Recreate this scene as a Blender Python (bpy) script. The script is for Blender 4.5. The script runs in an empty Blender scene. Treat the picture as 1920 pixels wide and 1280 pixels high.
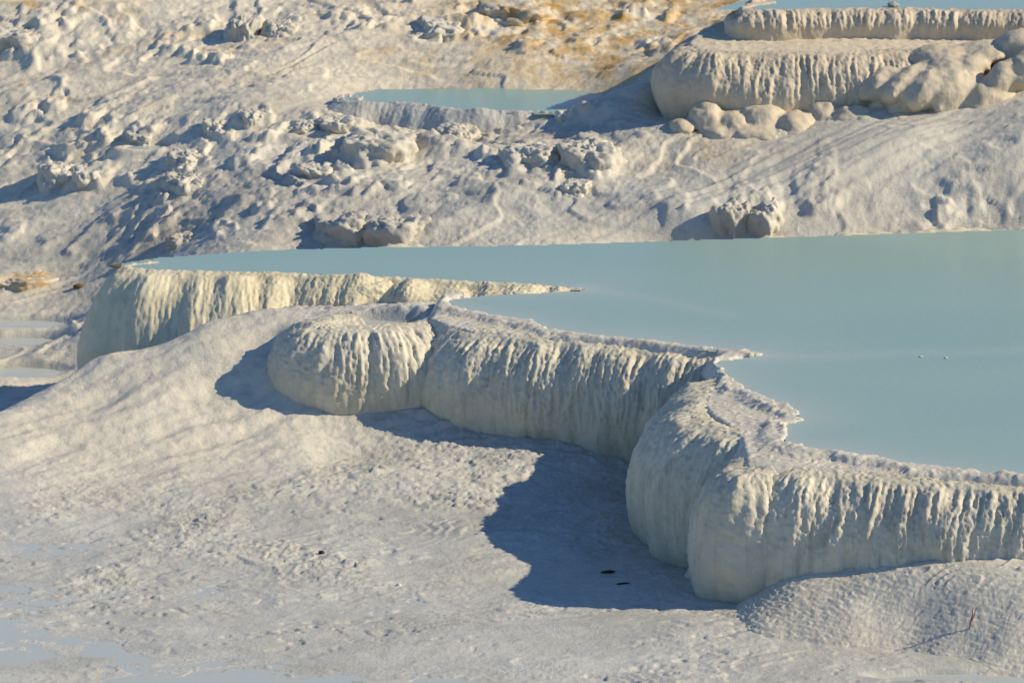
import bpy, bmesh, math
import numpy as np
from mathutils import Vector

# ------------------------------------------------------------------ camera, sky, sun, exposure
SC = bpy.context.scene
COL = SC.collection
CAM_H, PITCH, HFOV = 7.76, math.radians(15.0), math.radians(15.0)
FPX = 960.0 / math.tan(HFOV / 2)
cam_d = bpy.data.cameras.new('camera')
cam = bpy.data.objects.new('camera', cam_d)
COL.objects.link(cam)
cam.location = (0, 0, CAM_H)
cam.rotation_euler = (math.radians(90) - PITCH, 0, 0)
cam_d.sensor_width = 36
cam_d.lens = 18 / math.tan(HFOV / 2)
cam_d.clip_start = 0.5
cam_d.clip_end = 3000
cam_d.dof.use_dof = True
cam_d.dof.focus_distance = 26.8
cam_d.dof.aperture_fstop = 5.0
SC.camera = cam

SUN_EL, SUN_BACK = math.radians(31), math.radians(-2)     # low sun from the right
sdir = Vector((math.cos(SUN_EL) * math.cos(SUN_BACK), math.cos(SUN_EL) * math.sin(SUN_BACK), math.sin(SUN_EL)))
W = bpy.data.worlds.new('World')
SC.world = W
W.use_nodes = True
wn = W.node_tree.nodes
sky = wn.new('ShaderNodeTexSky')
sky.sky_type = 'NISHITA'
sky.sun_disc = False
sky.sun_elevation = SUN_EL
sky.sun_rotation = math.atan2(sdir.x, sdir.y)
sky.air_density = 1.0
sky.dust_density = 0.0
sky.ozone_density = 8.0
wn['Background'].inputs['Strength'].default_value = 0.12
W.node_tree.links.new(sky.outputs[0], wn['Background'].inputs['Color'])
sun_d = bpy.data.lights.new('sun', 'SUN')
sun_d.energy = 5.0
sun_d.angle = math.radians(0.53)
sun_d.color = (1.0, 0.88, 0.65)
sun = bpy.data.objects.new('sun', sun_d)
COL.objects.link(sun)
sun.rotation_euler = (-sdir).to_track_quat('-Z', 'Y').to_euler()
SC.view_settings.view_transform = 'Standard'
SC.view_settings.look = 'None'
SC.view_settings.exposure = 0.15
SC.view_settings.gamma = 1.0
SC.render.engine = 'CYCLES'
SC.cycles.max_bounces = 8
SC.cycles.diffuse_bounces = 5
SC.cycles.glossy_bounces = 3
SC.cycles.use_denoising = True

# ------------------------------------------------------------------ small numerics
def plan(u, v, z):
    """plan position of the photographed point (u, v) lying at height z"""
    yd = (v - 640.0) / FPX
    dy = math.cos(PITCH) - yd * math.sin(PITCH)
    dz = -math.sin(PITCH) - yd * math.cos(PITCH)
    t = (z - CAM_H) / dz
    return ((u - 960.0) / FPX * t, dy * t)

def pts(lst, z):
    return np.array([plan(u, v, z) for u, v in lst])

_rng = np.random.RandomState(7)
_P = _rng.permutation(512).astype(np.int64)
_G2 = np.stack([np.cos(np.arange(64) * 2 * np.pi / 64), np.sin(np.arange(64) * 2 * np.pi / 64)], 1)
_g3 = _rng.normal(size=(128, 3)); _G3 = _g3 / np.linalg.norm(_g3, axis=1)[:, None]

def n2(x, y, seed=0):
    x = np.asarray(x, float) + seed * 17.31; y = np.asarray(y, float) + seed * 9.77
    xi = np.floor(x).astype(np.int64); yi = np.floor(y).astype(np.int64)
    xf = x - xi; yf = y - yi
    u = xf * xf * xf * (xf * (xf * 6 - 15) + 10); v = yf * yf * yf * (yf * (yf * 6 - 15) + 10)
    def g(ix, iy, fx, fy):
        k = _P[(_P[(ix + seed * 31) & 511] + iy) & 511] & 63
        return _G2[k, 0] * fx + _G2[k, 1] * fy
    a = g(xi, yi, xf, yf); b = g(xi + 1, yi, xf - 1, yf)
    c = g(xi, yi + 1, xf, yf - 1); d = g(xi + 1, yi + 1, xf - 1, yf - 1)
    return ((a + (b - a) * u) + ((c + (d - c) * u) - (a + (b - a) * u)) * v) * 1.5

def n3(x, y, z, seed=0):
    x = np.asarray(x, float) + seed * 7.13; y = np.asarray(y, float) + seed * 3.71; z = np.asarray(z, float)
    xi = np.floor(x).astype(np.int64); yi = np.floor(y).astype(np.int64); zi = np.floor(z).astype(np.int64)
    xf = x - xi; yf = y - yi; zf = z - zi
    f = lambda t: t * t * t * (t * (t * 6 - 15) + 10)
    u, v, w = f(xf), f(yf), f(zf)
    def g(a, b, c):
        k = _P[(_P[(_P[(xi + a + seed * 13) & 511] + yi + b) & 511] + zi + c) & 511] & 127
        G = _G3[k]
        return G[..., 0] * (xf - a) + G[..., 1] * (yf - b) + G[..., 2] * (zf - c)
    L = lambda p, q, t: p + (q - p) * t
    return L(L(L(g(0,0,0), g(1,0,0), u), L(g(0,1,0), g(1,1,0), u), v),
             L(L(g(0,0,1), g(1,0,1), u), L(g(0,1,1), g(1,1,1), u), v), w) * 1.5

def fbm2(x, y, o=4, seed=0, gain=0.5):
    s = 0; a = 1.0; f = 1.0
    for i in range(o):
        s = s + a * n2(x * f, y * f, seed + i); a *= gain; f *= 2.03
    return s

def ridge2(x, y, o=3, seed=0):
    s = 0; a = 1.0; f = 1.0
    for i in range(o):
        s = s + a * (1 - 2 * np.abs(n2(x * f, y * f, seed + i))); a *= 0.5; f *= 2.1
    return s

def sm(a, b, x):
    t = np.clip((np.asarray(x, float) - a) / (b - a), 0, 1)
    return t * t * (3 - 2 * t)

def gours(h):
    """micro-terrace profile: rises slowly, drops sharply, with a raised rim"""
    f = h - np.floor(h)
    return f ** 2.2 * (1 - sm(0.88, 1.0, f))

def spline(P, step):
    """dense Catmull-Rom through the rows of P, resampled to equal arc length"""
    P = np.asarray(P, float)
    Q = np.vstack([2 * P[0] - P[1], P, 2 * P[-1] - P[-2]])
    out = []
    for i in range(1, len(Q) - 2):
        t = np.linspace(0, 1, 40, endpoint=False)[:, None]
        p0, p1, p2, p3 = Q[i - 1], Q[i], Q[i + 1], Q[i + 2]
        out.append(0.5 * (2 * p1 + (p2 - p0) * t + (2 * p0 - 5 * p1 + 4 * p2 - p3) * t ** 2 + (3 * p1 - p0 - 3 * p2 + p3) * t ** 3))
    out.append(P[-1:])
    C = np.vstack(out)
    d = np.r_[0, np.cumsum(np.linalg.norm(np.diff(C[:, :2], axis=0), axis=1))]
    n = max(8, int(d[-1] / step))
    s = np.linspace(0, d[-1], n)
    return np.stack([np.interp(s, d, C[:, k]) for k in range(C.shape[1])], 1), s

def grid_mesh(name, V, nu, nv, mat, parent=None, attrs=None, closed_u=False):
    """V: (nu*nv, 3), row-major over nu then nv"""
    i = np.arange(nu if closed_u else nu - 1)[:, None]; j = np.arange(nv - 1)[None, :]
    i2 = (i + 1) % nu
    F = np.stack([i * nv + j, i2 * nv + j, i2 * nv + j + 1, i * nv + j + 1], -1).reshape(-1, 4)
    return raw_mesh(name, V, F, mat, parent, attrs)

def raw_mesh(name, V, F, mat, parent=None, attrs=None):
    me = bpy.data.meshes.new(name)
    V = np.asarray(V, np.float32)
    org = np.array(parent.location, np.float32) if parent is not None else np.zeros(3, np.float32)
    k = F.shape[1]
    me.vertices.add(len(V)); me.vertices.foreach_set('co', (V - org).ravel())
    me.loops.add(F.size); me.loops.foreach_set('vertex_index', F.astype(np.int32).ravel())
    me.polygons.add(len(F))
    me.polygons.foreach_set('loop_start', np.arange(0, F.size, k, dtype=np.int32))
    me.polygons.foreach_set('loop_total', np.full(len(F), k, np.int32))
    me.polygons.foreach_set('use_smooth', np.ones(len(F), bool))
    me.update(calc_edges=True)
    for an, av in (attrs or {}).items():
        a = me.attributes.new(an, 'FLOAT', 'POINT')
        a.data.foreach_set('value', np.asarray(av, np.float32))
    me.materials.append(mat)
    o = bpy.data.objects.new(name, me)
    COL.objects.link(o)
    if parent is not None:
        o.parent = parent
    return o

def tag(o, label=None, cat=None, group=None, kind=None):
    if label: o['label'] = label
    if cat: o['category'] = cat
    if group: o['group'] = group
    if kind: o['kind'] = kind
    return o

def thing(name, loc, label, cat, group=None):
    o = bpy.data.objects.new(name, None)
    COL.objects.link(o)
    o.location = loc
    return tag(o, label, cat, group)

# ------------------------------------------------------------------ materials
def mat_stone(name, light, dark, ochre=(0.50, 0.30, 0.08), rough=0.75, streak=0.0, bump=0.5, wetrough=0.22, stain=None, fine=1.0, bdist=0.012):
    m = bpy.data.materials.new(name); m.use_nodes = True
    nt = m.node_tree; N = nt.nodes; Lk = nt.links.new
    bs = N['Principled BSDF']
    geo = N.new('ShaderNodeNewGeometry')
    def mapped(sc):
        mp = N.new('ShaderNodeMapping'); mp.inputs['Scale'].default_value = sc
        Lk(geo.outputs['Position'], mp.inputs['Vector']); return mp
    def noise(sc, scale, detail=6, rough_=0.6, dist=0.0):
        t = N.new('ShaderNodeTexNoise'); t.inputs['Scale'].default_value = scale
        t.inputs['Detail'].default_value = detail; t.inputs['Roughness'].default_value = rough_
        t.inputs['Distortion'].default_value = dist
        Lk(mapped(sc).outputs[0], t.inputs['Vector']); return t
    def ramp(src, a, b):
        r = N.new('ShaderNodeMapRange'); r.inputs['From Min'].default_value = a; r.inputs['From Max'].default_value = b
        Lk(src, r.inputs['Value']); return r.outputs[0]
    def mix(f, a, b):
        x = N.new('ShaderNodeMix'); x.data_type = 'RGBA'
        if isinstance(f, float): x.inputs[0].default_value = f
        else: Lk(f, x.inputs[0])
        for k, c in ((6, a), (7, b)):
            if isinstance(c, tuple): x.inputs[k].default_value = (*c, 1)
            else: Lk(c, x.inputs[k])
        return x.outputs[2]
    def math_(op, a, b):
        x = N.new('ShaderNodeMath'); x.operation = op
        for k, c in ((0, a), (1, b)):
            if isinstance(c, (int, float)): x.inputs[k].default_value = c
            else: Lk(c, x.inputs[k])
        return x.outputs[0]
    def attr(n):
        a = N.new('ShaderNodeAttribute'); a.attribute_name = n; return a.outputs['Fac']
    big = noise((1, 1, 1), 1.3, 5)
    mid = noise((1, 1, 1), 9.0, 6, 0.65)
    col = mix(ramp(big.outputs['Fac'], 0.35, 0.68), light, dark)
    col = mix(math_('MULTIPLY', ramp(mid.outputs['Fac'], 0.50, 0.75), 0.45), col, tuple(c * 0.62 for c in dark))
    if streak > 0:
        st = noise((1, 1, 0.06), 16.0, 5, 0.6)
        col = mix(math_('MULTIPLY', ramp(st.outputs['Fac'], 0.48, 0.72), streak), col, stain or (0.30, 0.28, 0.20))
    spot = noise((1, 1, 1), 3.1, 7, 0.7)
    col = mix(math_('MULTIPLY', attr('cream'), ramp(mid.outputs['Fac'], 0.78, 0.48)), col, (0.74, 0.65, 0.49))
    of = math_('MULTIPLY', attr('ochre'), ramp(spot.outputs['Fac'], 0.40, 0.62))
    col = mix(of, col, ochre)
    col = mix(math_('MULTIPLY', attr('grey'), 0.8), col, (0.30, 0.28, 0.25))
    Lk(col, bs.inputs['Base Color'])
    wet = math_('MULTIPLY', attr('wet'), ramp(noise((1, 1, 1), 2.2, 6, 0.65).outputs['Fac'], 0.34, 0.60))
    rr = N.new('ShaderNodeMapRange'); rr.inputs['To Min'].default_value = rough; rr.inputs['To Max'].default_value = wetrough
    Lk(wet, rr.inputs['Value']); Lk(rr.outputs[0], bs.inputs['Roughness'])
    bs.inputs['IOR'].default_value = 1.4
    b1 = noise((1, 1, 0.35 if streak > 0 else 1), 38.0, 5, 0.62, 0.4)
    b2 = noise((1, 1, 0.5 if streak > 0 else 1), 120.0, 3, 0.6)
    hgt = math_('ADD', b1.outputs['Fac'], math_('MULTIPLY', b2.outputs['Fac'], 0.35 * fine))
    bp = N.new('ShaderNodeBump'); bp.inputs['Strength'].default_value = bump; bp.inputs['Distance'].default_value = bdist
    Lk(hgt, bp.inputs['Height']); Lk(bp.outputs[0], bs.inputs['Normal'])
    return m

def mat_water(name, deep, shallow, rough=0.2, bump=0.08):
    m = bpy.data.materials.new(name); m.use_nodes = True
    nt = m.node_tree; N = nt.nodes; Lk = nt.links.new
    bs = N['Principled BSDF']
    geo = N.new('ShaderNodeNewGeometry')
    mp = N.new('ShaderNodeMapping'); mp.inputs['Scale'].default_value = (0.25, 0.6, 1); Lk(geo.outputs['Position'], mp.inputs['Vector'])
    t = N.new('ShaderNodeTexNoise'); t.inputs['Scale'].default_value = 1.0; t.inputs['Detail'].default_value = 3; Lk(mp.outputs[0], t.inputs['Vector'])
    r = N.new('ShaderNodeMapRange'); r.inputs['From Min'].default_value = 0.3; r.inputs['From Max'].default_value = 0.75; Lk(t.outputs['Fac'], r.inputs['Value'])
    at = N.new('ShaderNodeAttribute'); at.attribute_name = 'shallow'
    ad = N.new('ShaderNodeMath'); ad.operation = 'MULTIPLY_ADD'; ad.inputs[1].default_value = 0.25; ad.use_clamp = True
    Lk(r.outputs[0], ad.inputs[0]); Lk(at.outputs['Fac'], ad.inputs[2])
    x = N.new('ShaderNodeMix'); x.data_type = 'RGBA'; x.inputs[6].default_value = (*deep, 1); x.inputs[7].default_value = (*shallow, 1)
    Lk(ad.outputs[0], x.inputs[0]); Lk(x.outputs[2], bs.inputs['Base Color'])
    bs.inputs['Roughness'].default_value = rough; bs.inputs['IOR'].default_value = 1.25
    w = N.new('ShaderNodeTexNoise'); w.inputs['Scale'].default_value = 14; w.inputs['Detail'].default_value = 3
    Lk(geo.outputs['Position'], w.inputs['Vector'])
    bp = N.new('ShaderNodeBump'); bp.inputs['Strength'].default_value = bump; bp.inputs['Distance'].default_value = 0.02
    Lk(w.outputs['Fac'], bp.inputs['Height']); Lk(bp.outputs[0], bs.inputs['Normal'])
    return m

def mat_plain(name, c1, c2, rough=0.7, scale=40):
    m = bpy.data.materials.new(name); m.use_nodes = True
    nt = m.node_tree; N = nt.nodes; Lk = nt.links.new; bs = N['Principled BSDF']
    t = N.new('ShaderNodeTexNoise'); t.inputs['Scale'].default_value = scale
    x = N.new('ShaderNodeMix'); x.data_type = 'RGBA'; x.inputs[6].default_value = (*c1, 1); x.inputs[7].default_value = (*c2, 1)
    Lk(t.outputs['Fac'], x.inputs[0]); Lk(x.outputs[2], bs.inputs['Base Color']); bs.inputs['Roughness'].default_value = rough
    return m

M_GROUND = mat_stone('travertine_ground', (0.57, 0.55, 0.485), (0.45, 0.43, 0.37), rough=0.65, bump=0.6, wetrough=0.16)
M_WALL = mat_stone('travertine_wall', (0.67, 0.605, 0.46), (0.56, 0.50, 0.375), rough=0.7, streak=0.5, bump=0.55, wetrough=0.3)
M_CREAM = mat_stone('travertine_cream', (0.72, 0.63, 0.43), (0.64, 0.55, 0.36), rough=0.7, streak=0.2, bump=0.5)
M_TAN = mat_stone('travertine_tan', (0.63, 0.53, 0.385), (0.55, 0.455, 0.325), rough=0.75, streak=0.25, bump=0.5)
M_ROCK = mat_stone('travertine_rough', (0.52, 0.48, 0.41), (0.42, 0.38, 0.32), rough=0.85, bump=0.7)
M_WATER = mat_water('milky_water', (0.25, 0.375, 0.335), (0.40, 0.44, 0.40))
M_PUDDLE = mat_water('puddle_water', (0.43, 0.46, 0.44), (0.50, 0.52, 0.48), rough=0.12, bump=0.10)
M_LEAF = mat_plain('dry_leaf', (0.20, 0.11, 0.02), (0.10, 0.05, 0.015))
M_DARK = mat_plain('dark_debris', (0.035, 0.02, 0.012), (0.015, 0.01, 0.008))
M_TWIG = mat_plain('reddish_twig', (0.22, 0.09, 0.07), (0.12, 0.05, 0.04))
M_PALE = mat_plain('pale_stone', (0.75, 0.72, 0.66), (0.6, 0.56, 0.5))

# ------------------------------------------------------------------ terrain
CTRL = [
 # foreground flat
 (-200,1280,-.95),(0,1280,-.95),(300,1280,-.95),(640,1280,-.94),(960,1280,-.93),(1300,1290,-.92),(1650,1290,-.9),(2000,1290,-.9),
 (0,1130,-.95),(300,1130,-.94),(640,1130,-.94),(900,1150,-.92),(1150,1170,-.89),(1300,1150,-.90),(1420,1145,-.89),
 (1200,1060,-1.0),(1240,1000,-1.0),(1100,960,-.97),(1180,900,-.95),(980,1030,-.93),(1100,1100,-.97),
 (0,1010,-.93),(250,990,-.92),(500,1000,-.91),(750,960,-.88),(850,900,-.83),(700,880,-.82),(1000,870,-.81),(1050,846,-.79),(1120,842,-.80),(900,838,-.79),(700,830,-.80),(600,860,-.83),
 # fan sloping down to the left of the middle terrace
 (0,925,-.87),(200,905,-.87),(100,855,-.79),(370,870,-.82),(480,850,-.79),(580,850,-.79),(450,785,-.67),(410,725,-.52),(300,750,-.56),(200,790,-.66),(60,800,-.68),
 (500,583,-.14),(430,598,-.18),(380,610,-.22),(300,648,-.33),(240,665,-.40),(180,682,-.46),(100,730,-.55),(0,780,-.64),(-150,830,-.76),
 (480,640,-.26),(400,670,-.34),(300,700,-.44),(180,740,-.57),(500,700,-.43),
 (560,583,-.15),(620,590,-.12),(700,592,-.10),(780,590,-.08),(640,578,-.17),(740,574,-.12),
 # left lowland behind the fan
 (0,715,-1.24),(100,700,-1.24),(60,650,-1.19),(-150,700,-1.28),(0,600,-1.10),(120,600,-1.08),(0,545,-1.0),(130,530,-.95),(-200,560,-1.12),
 # pool floor
 (1000,575,-.35),(1100,620,-.5),(1300,600,-.5),(1500,560,-.5),(1500,700,-.6),(1800,800,-.7),(1300,500,-.45),(700,495,-.45),(400,492,-.5),(1800,500,-.4),(2100,600,-.5),(1900,1000,-.9),(1650,960,-.95),(1500,850,-.9),
 # hillside behind
 (0,450,-.78),(0,360,-.56),(0,300,-.40),(0,220,-.14),(0,150,.07),(0,70,.35),(0,0,.61),(-300,300,-.55),(-300,0,.48),
 (300,445,-.56),(300,370,-.36),(300,300,-.18),(300,220,.04),(300,150,.19),(300,70,.41),(300,0,.65),
 (600,452,-.36),(600,380,-.16),(600,300,.0),(600,240,.12),(600,175,.30),(600,90,.47),(600,0,.7),
 (800,450,-.28),(800,370,-.08),(800,300,.04),(800,240,.13),
 (1000,448,-.22),(1000,350,.02),(1000,280,.15),(1000,225,.18),(1000,160,.34),(1000,90,.52),(1000,0,.76),
 (700,182,.2),(900,190,.2),(1050,195,.2),
 (1300,438,-.18),(1300,360,.06),(1300,300,.22),(1300,260,.34),(1200,250,.32),(1230,190,.45),(1150,198,.46),(1215,140,.68),(1090,236,.28),(1100,258,.24),
 (1200,90,.55),(1280,20,.72),
 (1600,430,-.14),(1600,350,.14),(1600,290,.34),(1500,250,.40),(1700,255,.46),
 (1900,420,-.1),(1900,330,.25),(1900,250,.52),(1800,240,.50),(2100,400,.0),(2150,240,.6),
]
C3 = np.array([(*plan(u, v, z), z) for u, v, z in CTRL])
extra = np.array([(-9, 24, -1.0), (9, 23, -.9), (-9, 30, -1.25), (9, 29, -.6), (-10, 36, -.6), (11, 36, .7), (-10, 44, .8), (10, 44, 1.4), (0, 44, 1.2), (-4.5, 44, 1.0), (5, 44, 1.3),
                  (1.9, 36.6, .7), (2.8, 36.8, .8), (4.2, 36.6, .85), (0, 20, -.95), (-7, 20, -1), (7, 20, -.9), (0, 50, 2.0), (-10, 50, 1.6), (10, 50, 2.2)])
behind = []
for u, v, z, dy, dz in [(430,598,-.18,.5,-.2),(380,610,-.22,.5,-.3),(300,648,-.33,.55,-.4),(240,665,-.40,.6,-.46),(180,682,-.46,.7,-.5),(100,730,-.55,.8,-.48),(0,780,-.64,.9,-.42),(-150,830,-.76,1.0,-.36)]:
    x, y = plan(u, v, z); behind.append((x - .05, y + dy, z + dz))
C3 = np.vstack([C3, extra, np.array(behind)])
def tps_fit(C, lam=1e-3):
    n = len(C); d = np.linalg.norm(C[:, None, :2] - C[None, :, :2], axis=2)
    K = np.where(d > 0, d * d * np.log(d + 1e-9), 0) + lam * np.eye(n)
    Pm = np.c_[np.ones(n), C[:, :2]]
    A = np.block([[K, Pm], [Pm.T, np.zeros((3, 3))]])
    return np.linalg.solve(A, np.r_[C[:, 2], 0, 0, 0])
def tps_eval(w, C, X, Y):
    out = w[-3] + w[-2] * X + w[-1] * Y
    for i in range(len(C)):
        r2 = (X - C[i, 0]) ** 2 + (Y - C[i, 1]) ** 2
        out = out + w[i] * 0.5 * r2 * np.log(r2 + 1e-12)
    return out
TW = tps_fit(C3, 2e-4)
def hit(u, v, y0=31.5, y1=46.0):
    """where the line of sight through a photographed point first meets the hillside"""
    yd = (v - 640.0) / FPX
    dy = math.cos(PITCH) - yd * math.sin(PITCH); dz = -math.sin(PITCH) - yd * math.cos(PITCH)
    Y = np.arange(y0, y1, .02); t = Y / dy; X = (u - 960.0) / FPX * t
    zr = CAM_H + dz * t; g = tps_eval(TW, C3, X, Y) >= zr
    i = int(np.argmax(g)) if g.any() else len(Y) - 1
    return float(X[i]), float(Y[i]), float(zr[i])

# shallow basins: (u, v, level, radius x, radius y)
BASINS = [(20, 698, -1.5, 0.5, 0.16), (50, 607, -.88, 0.5, 0.12), (50, 640, -.85, 0.5, 0.12), (285, 275, -.12, 0.24, 0.10),
          (1870, 1272, -.90, 0.75, 0.13), (700, 596, -.075, .42, .22)]
BAS = []
for u, v, z, rx, ry in BASINS:
    cx, cy = hit(u, v)[:2] if v < 700 and u < 500 else plan(u, v, z)
    BAS.append((cx, cy, float(tps_eval(TW, C3, np.array([cx]), np.array([cy]))[0]) - .01, rx, ry))

def blob(X, Y, u, v, z, rx, ry, rot=0.0):
    """soft 0..1 mask around a photographed place, radii in metres"""
    cx, cy = plan(u, v, z); c, s = math.cos(rot), math.sin(rot)
    a = (X - cx) * c + (Y - cy) * s; b = -(X - cx) * s + (Y - cy) * c
    return np.exp(-((a / rx) ** 2 + (b / ry) ** 2))

KR = np.random.RandomState(21)
KNOBS = []
for (u0, u1, v0, v1, n_) in [(0, 1120, 215, 370, 72), (0, 560, 30, 125, 24), (600, 1300, 15, 100, 26), (0, 600, 380, 450, 14), (1250, 1900, 385, 425, 10)]:
    for _ in range(n_):
        x, y, _z = hit(KR.uniform(u0, u1), KR.uniform(v0, v1))
        KNOBS.append((x, y, KR.uniform(.07, .24), KR.uniform(.025, .078), KR.uniform(-.5, .9), KR.uniform(.2, .5)))
def knobs(X, Y):
    out = np.zeros_like(X)
    for x, y, w, h, a, L in KNOBS:
        i = np.nonzero((np.abs(X - x) < 1.1) & (np.abs(Y - y) < 1.1))[0]
        if not len(i): continue
        px, py = X[i] - x, Y[i] - y
        px = px + .06 * n2(X[i] * 6, Y[i] * 6, 301); py = py + .06 * n2(X[i] * 6, Y[i] * 6, 303)
        c, s_ = math.cos(a), math.sin(a)
        p, q = px * c - py * s_, px * s_ + py * c           # p across, q running back uphill
        f = sm(-.05, .03, q) * np.exp(-np.clip(q, 0, 9) / L) * (1 - sm(.55, 1.0, np.abs(p) / w))
        f = f * (1 + .45 * n2(X[i] * 11, Y[i] * 11, 305) + .25 * n2(X[i] * 24, Y[i] * 24, 306))
        out[i] = np.maximum(out[i], h * f)
    return out

def terrain(X, Y):
    z0 = tps_eval(TW, C3, X, Y)
    back = sm(31.6, 33.4, Y + 0.10 * (X + 3.2) * (X < -3.2))
    back = np.maximum(back, sm(30.8, 32.0, Y) * sm(-3.3, -3.7, X))
    fan = np.exp(-(((X + 2.9) / 1.5) ** 2 + ((Y - 29.3) / 1.3) ** 2)) * (1 - back)
    fan = np.clip(fan * 1.6, 0, 1)
    front = (1 - back) * (1 - fan)
    # warped coordinates
    wx = X + 0.25 * n2(X * .9, Y * .9, 3); wy = Y + 0.25 * n2(X * .9, Y * .9, 5)
    # --- foreground: wet rippled flats with flaky crust patches
    patch = sm(-.25, .35, fbm2(X * .75, Y * .75, 3, 11)) * sm(25.2, 26.4, Y + .35 * n2(X, Y, 4))
    patch = np.clip(patch + 0.9 * sm(27.2, 28.0, Y) * sm(-2.0, -.8, X), 0, 1)
    h_l = fbm2(wx * .40, wy * .9, 4, 21, .45)
    brk = sm(-.15, .35, n2(X * .8, Y * 1.7, 23))
    zf = 0.028 * h_l
    zf = zf + (0.004 + 0.010 * brk + 0.010 * patch) * gours(h_l * 5 + (wy - 20) * 1.6 + .35 * n2(X * 5, Y * 9, 8))
    zf = zf + patch * (0.018 * gours(fbm2(wx * 1.3, wy * 3.2, 4, 31, .6) * 4) + 0.014 * ridge2(X * 3.6, Y * 8, 4, 41) * .5)
    zf = zf + 0.007 * fbm2(X * 7, Y * 13, 4, 51, .6) * (0.4 + patch)
    pit = sm(.30, .62, fbm2(X * 5.0, Y * 9.0, 3, 61)) * (1 - patch) * sm(-.1, .4, n2(X * .9, Y * 1.4, 66))
    zf = zf - 0.014 * pit
    flake = sm(.28, .36, fbm2(X * 1.6, Y * 5.5, 4, 67, .6)) * sm(.0, .4, n2(X * .7, Y * .9, 69))
    zf = zf + 0.015 * flake + .006 * brk * gours(fbm2(wx * 1.6, wy * 4.5, 4, 71, .6) * 5)
    # --- fan: smooth streaks running down to the left
    a = math.radians(28); sx = X * math.cos(a) + Y * math.sin(a); sy = -X * math.sin(a) + Y * math.cos(a)
    wv = .15 * n2(sx * 1.2, sy * 1.2, 71)
    zn = 0.030 * fbm2(sx * .75, (sy + wv) * 2.3, 3, 72, .5) + 0.026 * ridge2(sx * .8, (sy + wv) * 3.2, 4, 75) * .5 + 0.006 * fbm2(X * 9, Y * 9, 3, 77)
    # --- hillside: rough knobs, diagonal ledges, smoother run-out on the right
    a = math.radians(35); sx = X * math.cos(a) + Y * math.sin(a); sy = -X * math.sin(a) + Y * math.cos(a)
    run = np.clip(blob(X, Y, 1450, 355, .1, 2.6, .55, math.radians(33)) * 1.5, 0, 1)
    rough = (1 - .85 * run)
    zs = 0.045 * fbm2(sx * .30, sy * 1.1, 2, 81)
    near_u = np.clip(blob(X, Y, 1480, 255, .38, 1.7, .7) * 1.4, 0, 1)
    knob = (blob(X, Y, 680, 290, .05, 2.3, .75, .15) + .9 * blob(X, Y, 180, 345, -.6, 1.2, .5, .3) + .8 * blob(X, Y, 250, 85, .33, 1.9, .6) + .7 * blob(X, Y, 1100, 330, .08, .8, .5)
            + .9 * blob(X, Y, 1020, 60, .55, 1.6, .7) + .6 * blob(X, Y, 700, 430, -.3, 1.6, .3) + .6 * blob(X, Y, 1750, 370, .1, 1.0, .4))
    rough = rough * (1 - .8 * near_u) * np.clip(.10 + .95 * knob, 0, 1)
    kn = fbm2(wx * .8, wy * 1.1, 3, 85, .4)
    led = gours(kn * 1.8 + (sy - .2 * sx) * .55)
    kb = np.clip(n2(wx * 1.5, wy * 1.9, 86) + .25 * n2(X * 4, Y * 4, 87) - .12, 0, 1) ** .8
    zone = sm(-.35, .3, n2(X * .45, Y * .5, 88))
    zb = zs + rough * (0.07 * led * zone + 0.17 * kb * sm(-.2, .4, n2(X * .6 + 3, Y * .7, 89)) + 0.022 * fbm2(wx * 2.6, wy * 2.6, 3, 91, .5) + 0.012 * fbm2(X * 6, Y * 6, 4, 95, .6))
    zb = zb + run * 0.02 * ridge2(sx * .5, sy * 5.5, 2, 97)
    zb = zb + (1 - .6 * run) * (.0045 * fbm2(X * 9, Y * 12, 4, 98, .65) + .012 * gours(fbm2(wx * .9, wy * 2.4, 4, 99, .55) * 5) + .030 * gours(fbm2(wx * .5, wy * .9, 3, 110, .45) * 2.4) + .006 * fbm2(X * 3, Y * 4, 3, 111))
    z = z0 + front * zf + fan * zn + back * (zb + knobs(X, Y))
    for cx, cy, lv, rx, ry in BAS:
        k = ((X - cx) / rx) ** 2 + ((Y - cy) / ry) ** 2
        k = k + .5 * n2(X * 2.2, Y * 4, 33)
        m = 1 - sm(.6, 1.5, k)
        z = z * (1 - m) + np.minimum(z, lv - .03) * m
        m2 = (1 - sm(2.2, 4.0, k)) * sm(.7, 1.2, k)
        z = z * (1 - m2) + np.maximum(z, lv + .006) * m2
    # far pool bed
    m = np.clip(blob(X, Y, 860, 191, .3, 1.9, .55) * 1.6, 0, 1)
    z = z * (1 - m) + np.minimum(z, .24) * m
    cream = np.clip(fan * .6 + back * (.45 + .5 * sm(35.5, 38.0, Y - .25 * X) + .3 * n2(X * .8, Y * 1.3, 107)), 0, 1)
    ochre = back * (np.clip(1.5 * blob(X, Y, 1150, 45, .62, 1.5, 2.0) + .9 * blob(X, Y, 1350, 20, .7, 1.2, 1.6), 0, 1)
            + .35 * sm(34, 39, Y) * sm(.1, .5, fbm2(X * .9, Y * 2.0, 3, 101)) + .4 * blob(X, Y, 1330, 290, .25, .5, .3)
            + .6 * blob(X, Y, 40, 20, .55, .8, .7) * sm(0, .3, n2(X * 2, Y * 3, 4)) + .25 * blob(X, Y, 250, 460, -.6, 1.2, .3, .3))
    ochre = ochre + front * .12 * patch * sm(.2, .5, n2(X * 1.2, Y * 2, 103))
    grey = back * (.35 * sm(-.1, .5, fbm2(X * .6, Y * .9, 3, 105)) * sm(39, 35, Y) + .35 * blob(X, Y, 250, 470, -.6, 1.3, .35, .3))
    wet = np.clip(front * (1.0 - .75 * patch) + fan * .15 + back * .15 * sm(35.5, 33, Y), 0, 1)
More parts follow.
